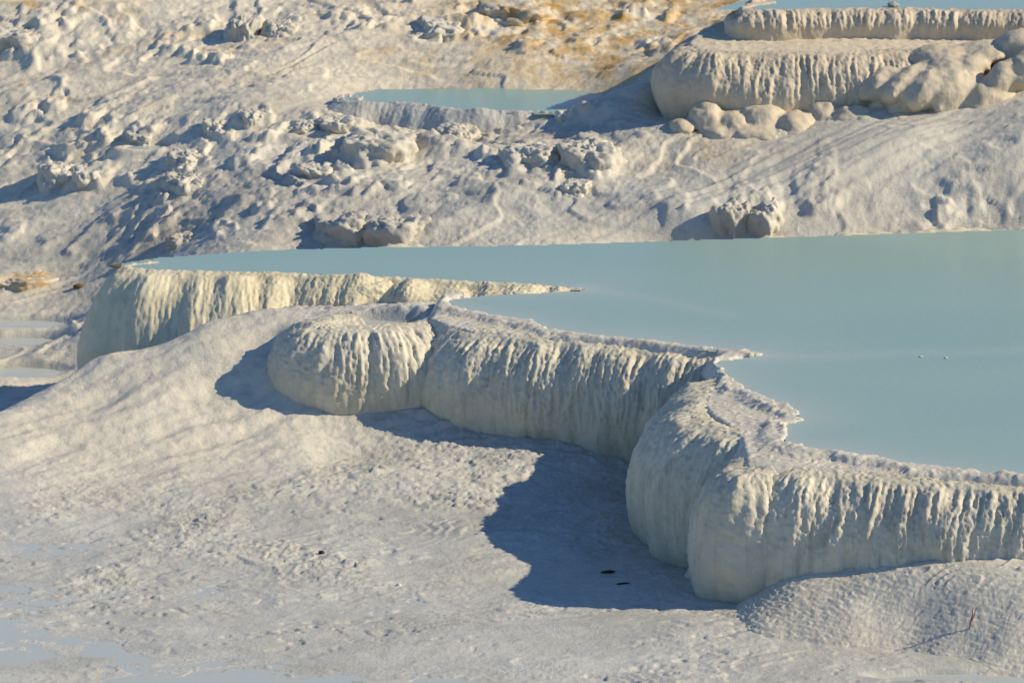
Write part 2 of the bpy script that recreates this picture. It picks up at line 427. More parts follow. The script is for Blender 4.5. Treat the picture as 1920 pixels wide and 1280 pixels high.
    return z, np.clip(ochre, 0, 1), np.clip(grey, 0, 1), wet, cream

def build_terrain():
    ys = [21.0]
    while ys[-1] < 43.0:
        y = ys[-1]
        ys.append(y + (0.05 if y < 23 else 0.015 + 0.00085 * max(0, y - 24)))
    while ys[-1] < 60: ys.append(ys[-1] + 0.25)
    ys = np.array(ys); nu = 760
    q = np.linspace(-1, 1, nu)
    q = np.sign(q) * (np.abs(q) * .82 + .18 * np.abs(q) ** 6)
    Y, Q = np.meshgrid(ys, q)
    X = Q * (0.185 * Y + 1.0)
    Z, oc, gr, we, cr = terrain(X.ravel(), Y.ravel())
    V = np.stack([X.ravel(), Y.ravel(), Z], 1)
    o = grid_mesh('terrain', V, nu, len(ys), M_GROUND, attrs={'ochre': oc, 'grey': gr, 'wet': we, 'cream': cr})
    tag(o, kind='structure')
    # coarse ground around it, out to the horizon
    g = np.r_[-1500, -600, -250, -100, -50, -25, -13, 0, 13, 25, 50, 100, 250, 600, 1500]
    gy = np.r_[-600, -200, -60, -20, 0, 12, 21.3, 30, 45, 59.5, 75, 100, 160, 300, 700, 1600]
    GX, GY = np.meshgrid(g, gy, indexing='ij')
    GZ = np.where(GY > 55, 2.2 + .06 * np.minimum(GY - 55, 120), np.where(GY < 22, -1.25, -1.6))
    GZ = np.where((np.abs(GX) < 14) & (GY > 25) & (GY < 55), -3.0, GZ)
    o = grid_mesh('ground', np.stack([GX.ravel(), GY.ravel(), GZ.ravel()], 1), len(g), len(gy), M_GROUND)
    tag(o, kind='structure')
build_terrain()

# ------------------------------------------------------------------ water sheets
def water(name, poly, z, mat, label=None, shallow=None, step=0.1):
    """flat sheet filling a plan polygon, triangulated as a fan of its grid cells"""
    P = np.asarray(poly, float)
    x0, y0 = P.min(0); x1, y1 = P.max(0)
    nx = max(3, int((x1 - x0) / step)); ny = max(3, int((y1 - y0) / step))
    gx = np.linspace(x0, x1, nx); gy = np.linspace(y0, y1, ny)
    X, Y = np.meshgrid(gx, gy, indexing='ij')
    cx = (X[:-1, :-1] + X[1:, 1:]) / 2; cy = (Y[:-1, :-1] + Y[1:, 1:]) / 2
    ins = np.zeros(cx.shape, bool); j = len(P) - 1
    for i in range(len(P)):
        c = ((P[i, 1] > cy) != (P[j, 1] > cy)) & (cx < (P[j, 0] - P[i, 0]) * (cy - P[i, 1]) / (P[j, 1] - P[i, 1] + 1e-12) + P[i, 0])
        ins ^= c; j = i
    I, J = np.nonzero(ins)
    F = np.stack([I * ny + J, (I + 1) * ny + J, (I + 1) * ny + J + 1, I * ny + J + 1], 1)
    V = np.stack([X.ravel(), Y.ravel(), np.full(X.size, z)], 1)
    used = np.unique(F); remap = np.zeros(len(V), int); remap[used] = np.arange(len(used))
    V = V[used]; F = remap[F]
    sh = shallow(V[:, 0], V[:, 1]) if shallow is not None else np.zeros(len(V))
    o = raw_mesh(name, V, F, mat, attrs={'shallow': sh})
    return tag(o, label, kind='structure')

# water's edge along the near side of the main pool (photograph coordinates at water level)
EDGE = [(1090,541),(1000,546),(900,551),(850,557),(836,566),(850,574),(900,586),(985,601),(1060,622),(1200,637),(1340,655),(1425,664),(1352,673),(1345,688),(1400,728),(1500,776),(1468,800),(1482,832),(1600,849),(1700,868),(1920,893),(2200,915),(2600,940)]
FAR = [(2600,405),(1920,430),(1500,444),(1000,460),(700,464),(500,469),(300,483),(232,493)]
NEARL = [(218,500),(330,509),(480,512),(690,518),(830,526),(960,532)]
def main_shallow(X, Y):
    s = np.zeros_like(X)
    e, _ = spline(pts(EDGE, 0), .15)
    d = np.min((X[:, None] - e[None, :, 0]) ** 2 + (Y[:, None] - e[None, :, 1]) ** 2, axis=1) ** .5
    s = s + .8 * np.exp(-d / .22)
    for line, wd, am in (([(1090,541),(1200,556),(1300,575),(1360,590)], .12, .22), ([(1425,664),(1530,668),(1700,662),(1920,655)], .12, .3)):
        l, _ = spline(pts(line, 0), .08)
        d = np.min((X[:, None] - l[None, :, 0]) ** 2 + (Y[:, None] - l[None, :, 1]) ** 2, axis=1) ** .5
        s = s + am * np.exp(-(d / wd) ** 2)
    return np.clip(s, 0, 1)
water('pool_water', pts(FAR + NEARL + [(u - (5 if 340 < v - 330 else 0), v + 4) for u, v in EDGE], 0), 0.0, M_WATER, shallow=main_shallow, step=0.035)
water('pool_water', pts([(640,180),(700,168),(1000,165),(1250,165),(1250,225),(1095,219),(960,211),(870,207),(760,196),(640,192)], .3), 0.30, M_WATER, step=0.06)
water('pool_water', pts([(1345,18),(1365,10),(1420,-8),(2200,-30),(2200,32),(1920,22),(1600,17),(1400,20)], 1.27), 1.27, M_WATER, step=0.04)
for k, (cx, cy, lv, rx, ry) in enumerate(BAS):
    t = np.linspace(0, 2 * np.pi, 40, endpoint=False)
    water('puddle_water', np.stack([cx + 1.22 * rx * np.cos(t), cy + 1.22 * ry * np.sin(t)], 1), lv, M_PUDDLE, step=0.05)

FX, FY = np.meshgrid(np.linspace(-4.6, -.2, 90), np.linspace(23.2, 26.4, 70))
fz = terrain(FX.ravel(), FY.ravel())[0]
water('puddle_water', [(-6.5, 21.6), (1.0, 21.6), (1.2, 24.6), (-.2, 25.4), (-1.2, 26.6), (-6.5, 27.2)], float(np.percentile(fz, 27)), M_PUDDLE, step=0.06)

# ------------------------------------------------------------------ terrace lobes
def lobe(name, parent, ctrl, mat, z_rim, w_in=0.5, side=1, step=0.011, seed=0, flute=1.0, drip=1.0, macro=1.0,
         in_drop=0.0, p=2.0, zb=0.55, roll=0.18, end_taper=0.0, scallop=1.0, foot=0.0, attrs=None):
    """ctrl rows: X, Y, H (drop), b (bulge out), uc (undercut). Rim followed by its rounded lip, bulging wall and undercut base."""
    C, s = spline(ctrl, step)
    T = np.gradient(C[:, :2], axis=0); T /= np.linalg.norm(T, axis=1)[:, None] + 1e-9
    nrm = np.stack([-T[:, 1], T[:, 0]], 1) * -side
    for _ in range(12):   # soften the outward directions
        nrm[1:-1] = (nrm[:-2] + 2 * nrm[1:-1] + nrm[2:]) / 4
    nrm /= np.linalg.norm(nrm, axis=1)[:, None]
    H, b, uc = C[:, 2], C[:, 3], C[:, 4]
    rl = roll * np.clip(H / .6, 0, 1)
    C = C.copy(); C[:, :2] -= nrm * rl[:, None]; b = b + rl
    # sample the profile of unit shape by arc length
    hm, bm = H.mean(), b.mean()
    zf = np.r_[0, np.geomspace(1e-4, 1, 240)]
    def prof(zf):
        q = np.clip(zf / zb, 0, 1)
        up = (1 - (1 - q) ** p) ** (1 / p)
        dn = (np.clip(zf - zb, 0, None) / (1 - zb)) ** 2
        return up, dn
    up, dn = prof(zf)
    arc = np.r_[0, np.cumsum(np.hypot(np.diff(up * bm - dn * uc.mean()), np.diff(zf) * hm))]
    nt = max(24, int(arc[-1] / step))
    tz = np.interp(np.linspace(0, arc[-1], nt), arc, zf)
    ni = max(4, int(w_in / 0.016))
    inn = np.linspace(-w_in, 0, ni, endpoint=False)
    tot = ni + nt
    o = np.zeros((len(C), tot)); z = np.zeros((len(C), tot))
    o[:, :ni] = inn[None, :]
    z[:, :ni] = -in_drop * (np.abs(inn[None, :]) / max(w_in, 1e-6)) ** 2
    up, dn = prof(tz)
    o[:, ni:] = b[:, None] * up[None] - uc[:, None] * dn[None] + foot * sm(.82, 1.0, tz)[None]
    z[:, ni:] = -H[:, None] * tz[None]
    if end_taper > 0:
        e = sm(0, end_taper, s) * sm(0, end_taper, s[-1] - s)
        z[:, :ni] -= (1 - e)[:, None] * .06
    S = np.broadcast_to(s[:, None], o.shape)
    Tt = np.concatenate([inn, np.linspace(0, arc[-1], nt)])[None, :] + 0 * o
    zfull = np.concatenate([np.zeros(ni), tz])[None, :] + 0 * o
    P = np.stack([C[:, 0:1] + nrm[:, 0:1] * o, C[:, 1:2] + nrm[:, 1:2] * o, z_rim + z], -1)
    # normals of the smooth surface
    du = np.gradient(P, axis=0); dv = np.gradient(P, axis=1)
    n = np.cross(dv, du) * side
    n /= np.linalg.norm(n, axis=2)[..., None] + 1e-12
    flip = np.sign((n[:, ni // 2 if ni > 6 else ni, 2]).mean()) or 1
    n *= flip
    sd = seed * 10
    wall = sm(0.0, 0.05, zfull)
    upper = sm(0.0, .06, zfull) * (1 - sm(.42, .75, zfull + .12 * n2(S * 5, Tt * 0, sd + 1)))
    ss = S + .03 * n2(S * 3, Tt * 3, sd + 2) + .010 * n2(S * 18, Tt * 12, sd + 3)
    d = macro * (.05 * n2(S * 2.1, Tt * 1.1, sd + 4) + .03 * n2(S * 5, Tt * 1.6, sd + 18)) * wall
    d = d + flute * (.6 + .9 * upper) * wall * (.016 * (ridge2(ss * 7.5, Tt * .7, 2, sd + 5) * .6 - .3))
    d = d + drip * upper * (.014 * ridge2(ss * 17, Tt * 2.4, 2, sd + 7) * .6 + .012 * n2(ss * 38, Tt * 5, sd + 9) + .006 * n2(ss * 70, Tt * 14, sd + 19))
    d = d + drip * (.25 + upper) * .006 * n2(S * 55, Tt * 32, sd + 10) * wall
    d = d + .0035 * fbm2(S * 30, Tt * 20, 2, sd + 11) * wall
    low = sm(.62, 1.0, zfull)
    d = d + scallop * low * (.045 * (np.abs(n2(ss * 4.2, 0 * S, sd + 12)) ** .7 - .25))
    # ragged shelf on top
    shelf = 1 - wall
    h = fbm2(P[..., 0] * 1.7, P[..., 1] * 2.2, 3, sd + 13)
    ds = .012 * gours(h * 5 + Tt * 9) + .012 * h + .010 * np.clip(ridge2(P[..., 0] * 9, P[..., 1] * 11, 3, sd + 14) - .6, 0, 2)
    d = d + shelf * ds
    V = P + n * d[..., None]
    V[..., 2] -= .04 * low * n2(S * 3.3, 0 * S, sd + 15) * (zfull > .97)
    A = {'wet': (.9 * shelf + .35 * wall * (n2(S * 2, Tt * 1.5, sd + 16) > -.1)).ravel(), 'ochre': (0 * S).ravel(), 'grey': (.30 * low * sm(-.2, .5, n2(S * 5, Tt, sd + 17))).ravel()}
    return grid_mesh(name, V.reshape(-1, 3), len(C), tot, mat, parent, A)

def rim(px, z, H, b, uc):
    """rim control rows from photograph points; H, b, uc constants or lists"""
    P = pts(px, z); n = len(P)
    f = lambda a: np.full(n, a) if np.isscalar(a) else np.asarray(a, float)
    return np.c_[P, f(H), f(b), f(uc)]

def shelf(name, parent, px, z, mat, seed=0, step=0.02, rise=0.0, wet=.95, shore=False):
    """nearly flat crusted sheet filling a plan polygon, dipping at its border"""
    P = pts(px, z); sd = 700 + seed * 9
    x0, y0 = P.min(0); x1, y1 = P.max(0)
    gx = np.arange(x0, x1 + step, step); gy = np.arange(y0, y1 + step, step)
    X, Y = np.meshgrid(gx, gy, indexing='ij'); X = X.ravel(); Y = Y.ravel()
    ins = np.zeros(X.shape, bool); dist = np.full(X.shape, 9.0); j = len(P) - 1
    for i in range(len(P)):
        a, b_ = P[j], P[i]
        ins ^= ((b_[1] > Y) != (a[1] > Y)) & (X < (a[0] - b_[0]) * (Y - b_[1]) / (a[1] - b_[1] + 1e-12) + b_[0])
        t = np.clip(((X - a[0]) * (b_[0] - a[0]) + (Y - a[1]) * (b_[1] - a[1])) / (np.sum((b_ - a) ** 2) + 1e-12), 0, 1)
        dist = np.minimum(dist, np.hypot(X - a[0] - t * (b_[0] - a[0]), Y - a[1] - t * (b_[1] - a[1]))); j = i
    sg = np.where(ins, dist, -dist)
    h = fbm2(X * 1.5, Y * 2.4, 3, sd)
    Z = z + .006 * h + .012 * gours(h * 4 + Y * 1.5) + .005 * np.clip(ridge2(X * 8, Y * 14, 3, sd + 4) - .4, 0, 2) + .002 * n2(X * 30, Y * 30, sd + 8)
    if shore:
        e, _ = spline(pts(EDGE, 0), .02); T = np.gradient(e, axis=0); d = np.full(X.shape, 9.0); k = np.zeros(X.shape, int)
        for c0 in range(0, len(X), 20000):
            q = (X[c0:c0 + 20000, None] - e[None, :, 0]) ** 2 + (Y[c0:c0 + 20000, None] - e[None, :, 1]) ** 2
            k[c0:c0 + 20000] = q.argmin(1); d[c0:c0 + 20000] = q.min(1) ** .5
        d = d * np.sign(T[k, 0] * (Y - e[k, 1]) - T[k, 1] * (X - e[k, 0]))      # positive out in the pool
        d = d + .045 * n2(X * 5, Y * 7, sd + 20) + .02 * n2(X * 14, Y * 20, sd + 21) + .012 * n2(X * 34, Y * 44, sd + 22)
        lum = np.clip(fbm2(X * 2.6, Y * 4.2, 4, sd + 23, .6) - .05, 0, 1)
        lip = sm(-.20, -.08, d) * (1 - sm(-.02, .03, d) * 1.0)
        Z = np.where(d > -.30, Z * (1 - sm(-.20, -.08, d)) + (.006 + .3 * (Z - z)) * sm(-.20, -.08, d), Z)
        Z = Z + lip * ((.032 if seed == 2 else .012) * lum + .006 * np.clip(ridge2(X * 9, Y * 14, 3, sd + 26) - .2, 0, 2)) - .9 * np.clip(d + .01, 0, .08)
    Z = Z - .11 * sm(.09, -.03, sg) + rise * (Y - y0)
    nx, ny = len(gx), len(gy); ok = (sg > -.03).reshape(nx, ny)
    I, J = np.nonzero(ok[:-1, :-1] & ok[1:, :-1] & ok[1:, 1:] & ok[:-1, 1:])
    F = np.stack([I * ny + J, (I + 1) * ny + J, (I + 1) * ny + J + 1, I * ny + J + 1], 1)
    used = np.unique(F); rm = np.zeros(nx * ny, int); rm[used] = np.arange(len(used))
    V = np.stack([X, Y, Z], 1)[used]
    return raw_mesh(name, V, rm[F], mat, parent, {'wet': np.full(len(V), wet), 'ochre': np.full(len(V), .05), 'grey': np.zeros(len(V)), 'cream': np.full(len(V), .45)})

def dome(name, parent, c, r, mat, yaw=0.0, seed=0, flute=0.03, lump=0.12, rough=0.02, flat=0.0, lean=(0, 0), nu=110, nv=56, attrs=None, full=False):
    """bulb-like mound: an uneven ellipsoid, open below ground"""
    th = np.linspace(0, 2 * np.pi, nu, endpoint=False)[:, None]
    ph = np.linspace(0.02, np.pi * (.993 if full else .80), nv)[None]
    x = np.sin(ph) * np.cos(th); y = np.sin(ph) * np.sin(th); z = np.cos(ph) + 0 * th
    if flat > 0: z = np.where(z > 0, np.tanh(z * (1 + 2 * flat)) / np.tanh(1 + 2 * flat), z)
    m = max(r)
    d = 1 + lump * (n3(x * 1.3, y * 1.3, z * 1.3 + seed * 3.7, seed) + .5 * n3(x * 2.9, y * 2.9, z * 2.9 + seed, seed + 1))
    d = d + flute * (n3(x * 7, y * 7, z * 1.2 + seed, seed + 2) - .6 * np.abs(n3(x * 13, y * 13, z * 1.6, seed + 3)))
    d = d + rough * (n3(x * 6, y * 6, z * 6, seed + 4) + .5 * n3(x * 14, y * 14, z * 14, seed + 5) + .3 * n3(x * 28, y * 28, z * 28, seed + 6))
    x, y, z = x * d * r[0], y * d * r[1], z * d * r[2]
    x = x + lean[0] * z; y = y + lean[1] * z
    cs, sn = math.cos(yaw), math.sin(yaw)
    V = np.stack([c[0] + x * cs - y * sn, c[1] + x * sn + y * cs, c[2] + z], -1).reshape(-1, 3)
    A = {'wet': np.zeros(len(V)), 'ochre': np.zeros(len(V)), 'grey': np.zeros(len(V))}
    for k, val in (attrs or {}).items(): A[k] = np.full(len(V), val)
    return grid_mesh(name, V, nu, nv, mat, parent, A, closed_u=True)

ZR = -0.03
# --- left terrace: the cream end wall of the long pool
tL = thing('travertine_terrace', (*plan(300, 560, -.9), -.9), 'cream rounded terrace with rough lit wall at the narrow end of the large pool', 'terrace')
lobe('lobe', tL, rim([(290,487),(255,491),(230,495),(220,500),(240,507),(330,512),(430,514),(500,515),(600,517),(690,520),(830,528),(960,534),(1040,538),(1095,542)], .004,
     [1.3,1.4,1.4,1.35,1.2,.95,.72,.45,.28,.24,.14,.08,.05,.04],
     [.26,.26,.27,.29,.44,.66,.60,.42,.36,.34,.30,.28,.2,.12],
     [.1,.14,.18,.2,.16,.05,.02,0,0,0,0,0,0,0]), M_CREAM, .004, w_in=.08, in_drop=.06, p=1.6, zb=.62, roll=.06, seed=1, flute=.35, drip=.55, macro=1.5, scallop=.4)
cx, cy = plan(435, 590, -.35)
dome('bulb', tL, (cx, cy + .18, -.34), (.27, .26, .27), M_CREAM, seed=3, flat=.5, flute=.04, lump=.15, rough=.02)
for k, (u, v, z, r) in enumerate([(540, 578, -.22, .10), (610, 570, -.2, .16), (690, 566, -.16, .2), (350, 630, -.45, .15)]):
    cx, cy = plan(u, v, z)
    dome('bulb', tL, (cx, cy + .1, z), (r * 1.3, r, r * .8), M_CREAM, seed=20 + k, flat=.3, flute=.05, lump=.15)
lobe('far_rim', tL, rim([(420,474),(500,468),(700,463),(1000,459),(1500,443),(1920,429),(2600,404)], -.03, .5, .2, .05), M_CREAM, -.03, w_in=.03, side=-1, step=.03, seed=2)

# --- middle terrace: two rolled lobes
tM = thing('travertine_terrace', (*plan(900, 830, -.85), -.85), 'long rolled pale terrace wall with dripping lip, in the middle below the large pool', 'terrace')
lobe('lobe', tM, rim([(660,583),(600,590),(568,602),(574,615),(630,623),(720,622),(800,615),(850,602)], -.05, [.5,.55,.62,.72,.82,.85,.85,.85], [.22,.24,.27,.28,.27,.27,.27,.25], .14), M_WALL, -.05, w_in=.22, in_drop=.12, seed=4)
lobe('lobe', tM, rim([(880,600),(846,611),(850,622),(910,632),(1000,641),(1100,649),(1200,657),(1280,665),(1345,673),(1420,682),(1500,692)], ZR, .9, [.22,.26,.27,.26,.25,.25,.26,.26,.25,.24,.2], .12), M_WALL, ZR, w_in=.18, in_drop=.12, seed=5)
shelf('rim_shelf', tM, [(790,598),(815,560),(860,545),(905,562),(985,580),(1060,604),(1200,620),(1340,640),(1480,650),(1480,690),(1345,670),(1200,653),(1100,645),(1000,638),(870,624),(820,612)], -.028, M_GROUND, seed=1, step=.011, shore=True)

# --- right terrace: three heavy curtains with a ragged shelf
tR = thing('travertine_terrace', (*plan(1400, 1110, -1.0), -1.0), 'tall grey fluted terrace jutting forward and casting the big blue shadow', 'terrace')
lobe('lobe', tR, rim([(1440,676),(1370,690),(1318,708),(1284,734),(1266,766),(1284,792),(1330,812),(1390,828),(1470,846)], ZR, [.9,.92,.95,.98,1.0,1.02,1.02,1.0,1.0], [.2,.24,.28,.31,.32,.31,.30,.28,.2], .12), M_WALL, ZR, w_in=.2, in_drop=.14, seed=6)
lobe('lobe', tR, rim([(1580,826),(1480,836),(1412,846),(1376,862),(1378,880),(1410,890),(1470,888)], ZR, 1.03, [.2,.24,.28,.29,.29,.26,.16], .13), M_WALL, ZR, w_in=.12, in_drop=.14, seed=7)
lobe('lobe', tR, rim([(1560,850),(1500,858),(1464,872),(1462,887),(1540,895),(1700,907),(1920,923),(2100,935),(2400,956)], ZR, 1.0, [.22,.26,.28,.28,.27,.27,.27,.27,.27], .10), M_WALL, ZR, w_in=.15, in_drop=.14, seed=8)
shelf('rim_shelf', tR, [(1318,682),(1345,662),(1480,655),(1480,720),(1560,776),(1530,800),(1560,822),(1650,835),(1740,850),(1920,873),(2200,894),(2500,918),(2400,948),(2100,927),(1920,914),(1700,898),(1560,889),(1490,884),(1430,884),(1384,872),(1380,852),(1370,812),(1322,782),(1302,757),(1312,734),(1340,712)], -.026, M_GROUND, seed=2, step=.012, shore=True)
cx, cy = plan(1440, 862, -.2)
dome('lobe', tR, (cx, cy, -.24), (.34, .30, .185), M_WALL, seed=17, flute=.02, lump=.08)
# flared skirt where the curtains run out on the floor
sk = pts([(1475, 1105), (1400, 1100), (1340, 1085), (1318, 1060)], -.93)
lobe('skirt', tR, np.c_[sk, np.full(4, .20), np.full(4, .14), np.full(4, -.05)], M_WALL, -.83, w_in=.15, side=-1, seed=9, p=1.2, zb=.9, drip=.4, scallop=0)

# --- low mound in front of it
FSEC = {2200: [(25.3,-.36),(24.9,-.38),(24.5,-.47),(24.2,-.64),(23.95,-.82),(23.6,-.98)],
        1920: [(25.4,-.41),(24.95,-.43),(24.55,-.51),(24.28,-.68),(24.05,-.84),(23.7,-.99)],
        1800: [(25.5,-.44),(25.05,-.46),(24.65,-.55),(24.4,-.72),(24.15,-.87),(23.8,-1.0)],
        1700: [(25.6,-.48),(25.15,-.50),(24.78,-.59),(24.52,-.77),(24.28,-.90),(23.9,-1.02)],
        1560: [(25.7,-.57),(25.3,-.595),(24.95,-.66),(24.62,-.77),(24.35,-.90),(24.05,-1.02)],
        1460: [(25.7,-.69),(25.3,-.71),(25.0,-.75),(24.7,-.83),(24.45,-.94),(24.15,-1.04)],
        1385: [(25.6,-.95),(25.2,-.90),(24.95,-.88),(24.7,-.92),(24.45,-1.02)], 1310: [(25.5,-1.1),(25.1,-1.1),(24.7,-1.1)]}
FCa = np.array([((u - 960.0) / FPX * (Y * math.cos(PITCH) + (CAM_H - z) * math.sin(PITCH)), Y, z) for u, q in FSEC.items() for Y, z in q])
FW = tps_fit(FCa, 1e-4)
def build_mound():
    x0, y0 = FCa[:, 0].min(), 23.72; x1, y1 = FCa[:, 0].max() - .1, 25.1
    gx = np.arange(x0, x1, .009); gy = np.arange(y0, y1 + .3, .010)
    X, Y = np.meshgrid(gx, gy, indexing='ij'); X = X.ravel(); Y = Y.ravel()
    z = tps_eval(FW, FCa, X, Y)
    a = math.radians(-35); sx = X * math.cos(a) + Y * math.sin(a); sy = -X * math.sin(a) + Y * math.cos(a)
    top = sm(-.66, -.46, z - .06 * (X - 2.4))
    z = z + .022 * n2(sx * 3.2, sy * .8, 401) * (1 - top) + .02 * fbm2(X * 1.8, Y * 1.8, 2, 402) * (1 - .5 * top)
    z = z + .008 * gours((z * 46) + 1.6 * n2(X * 2.2, Y * 2.2, 403) + .5 * n2(X * 16, Y * 16, 404)) * (1 - .3 * top)
    z = z + .022 * gours(fbm2(X * 1.2, Y * 1.9, 2, 407) * 4) * top
    z = z + .004 * ridge2(X * 12, Y * 20, 3, 405) * (1 - .7 * top) + .002 * n2(X * 40, Y * 40, 406)
    t = thing('travertine_mound', (*plan(1650, 1190, -.9), -.9), 'low pale mound with rippled front and flat wet top before the fluted terrace', 'mound')
    grid_mesh('mound_body', np.stack([X, Y, z], 1), len(gx), len(gy), M_GROUND, t, {'wet': .25 + .7 * top, 'ochre': 0 * z + .05, 'grey': 0 * z, 'cream': 0 * z + .45})
build_mound()
# --- upper right terrace on the hillside
tU = thing('travertine_terrace', (*plan(1500, 240, .35), .35), 'big tan two-tier terrace with round bulbs under its wall, high on the hillside', 'terrace')
lobe('lobe', tU, rim([(1420,40),(1340,52),(1296,68),(1276,86),(1300,99),(1400,104),(1550,104),(1700,103),(1850,98),(2000,94)], 1.0, [.6,.6,.6,.6,.62,.66,.70,.72,.72,.7], [.2,.24,.26,.27,.27,.26,.26,.28,.28,.28], .10), M_TAN, 1.0, w_in=.3, in_drop=.10, seed=10, step=.013)
shelf('shelf', tU, [(1278,86),(1300,66),(1350,48),(1430,22),(1480,5),(2050,5),(2050,92),(1850,98),(1700,103),(1550,104),(1400,104),(1300,99)], .99, M_TAN, seed=3, rise=.05, wet=.2)
lobe('upper_tier', tU, rim([(1440,2),(1400,8),(1378,15),(1392,21),(1450,22),(1600,20),(1750,20),(1920,24),(2100,28)], 1.275, .27, .12, .0), M_TAN, 1.275, w_in=.07, in_drop=.05, seed=11, step=.012, macro=.8, scallop=.3)
BULBS = [(1325,222,.47,.16,.20,.14),(1375,236,.42,.17,.2,.12),(1430,224,.47,.22,.2,.13),(1490,240,.41,.2,.22,.14),(1545,219,.48,.19,.2,.17),(1600,238,.42,.24,.24,.17),(1655,210,.52,.19,.2,.17),
         (1425,256,.35,.28,.24,.10),(1500,262,.33,.26,.24,.10),(1570,258,.35,.26,.26,.12),(1640,250,.38,.26,.28,.12),(1690,236,.44,.2,.28,.14),(1350,254,.35,.2,.2,.09),(1280,240,.40,.12,.16,.07)]
CASC = [(1660,160,.74,.20,.34,.18),(1700,165,.74,.18,.36,.20),(1745,172,.72,.19,.38,.23),(1795,176,.70,.19,.38,.25),(1760,110,.95,.3,.3,.12),(1850,100,1.0,.3,.3,.10),(1850,190,.64,.17,.28,.25),(1872,208,.56,.15,.2,.2),(1800,225,.48,.26,.24,.14),(1740,245,.40,.30,.22,.10),(1825,122,.94,.16,.24,.09),(1880,150,.84,.14,.2,.18),(1925,130,.92,.2,.25,.2),
        (1915,78,1.12,.22,.2,.10),(1945,205,.57,.2,.2,.22),(1770,140,.86,.22,.25,.14),(1690,215,.52,.14,.2,.12)]
tx_ = bpy.data.textures.new('drip_grain', 'CLOUDS'); tx_.noise_scale = .07
def blend(name, parent, rows, mat, yaw, lean, seed, flute, lump, iters, dy):
    """ellipsoid lobes fused into one flowing surface"""
    vs, fs, off = [], [], 0
    for k, (u, v, z, rx, ry, rz) in enumerate(rows):
        cx, cy = plan(u, v, z)
        d_ = dome('lobe_seed', None, (cx, cy + dy, z), (rx, ry, rz), mat, yaw=yaw, seed=seed + k, flute=flute, lump=lump, rough=.012, lean=lean, nu=64, nv=40, full=True)
        me_ = d_.data; n_ = len(me_.vertices)
        co = np.zeros(n_ * 3); me_.vertices.foreach_get('co', co); vs.append(co.reshape(-1, 3))
        q_ = np.zeros(len(me_.loops), int); me_.loops.foreach_get('vertex_index', q_); fs.append(q_.reshape(-1, 4) + off); off += n_
        bpy.data.objects.remove(d_)
    o = raw_mesh(name, np.vstack(vs), np.vstack(fs), mat, parent)
    bm_ = bmesh.new(); bm_.from_mesh(o.data)
    bmesh.ops.holes_fill(bm_, edges=[e for e in bm_.edges if e.is_boundary], sides=0)
    bm_.to_mesh(o.data); bm_.free()
    m_ = o.modifiers.new('blend', 'REMESH'); m_.mode = 'VOXEL'; m_.voxel_size = .018; m_.use_smooth_shade = True
    m_ = o.modifiers.new('soften', 'SMOOTH'); m_.iterations = iters; m_.factor = .5
    m_ = o.modifiers.new('grain', 'DISPLACE'); m_.texture = tx_; m_.strength = .022; m_.texture_coords = 'GLOBAL'
    return o
blend('cascade', tU, CASC, M_TAN, -.55, (.30, .3), 140, .02, .16, 22, .05)
blend('drapery', tU, BULBS, M_TAN, .1, (.05, .3), 40, .05, .14, 6, .06)
# --- rim of the small far pool
tW = thing('travertine_terrace', (*plan(860, 230, .15), .15), 'low bright rim wall holding the small far pool on the hillside', 'terrace')
lobe('lobe', tW, rim([(640,184),(650,190),(700,192),(780,196),(870,206),(960,208),(1040,212),(1130,219)], .306, [.2,.28,.3,.3,.28,.32,.32,.28], .34, .0), M_GROUND, .306, w_in=.05, in_drop=.05, seed=12, step=.014, macro=1.1, flute=.15, drip=.35, roll=0, p=1.15, zb=.95)

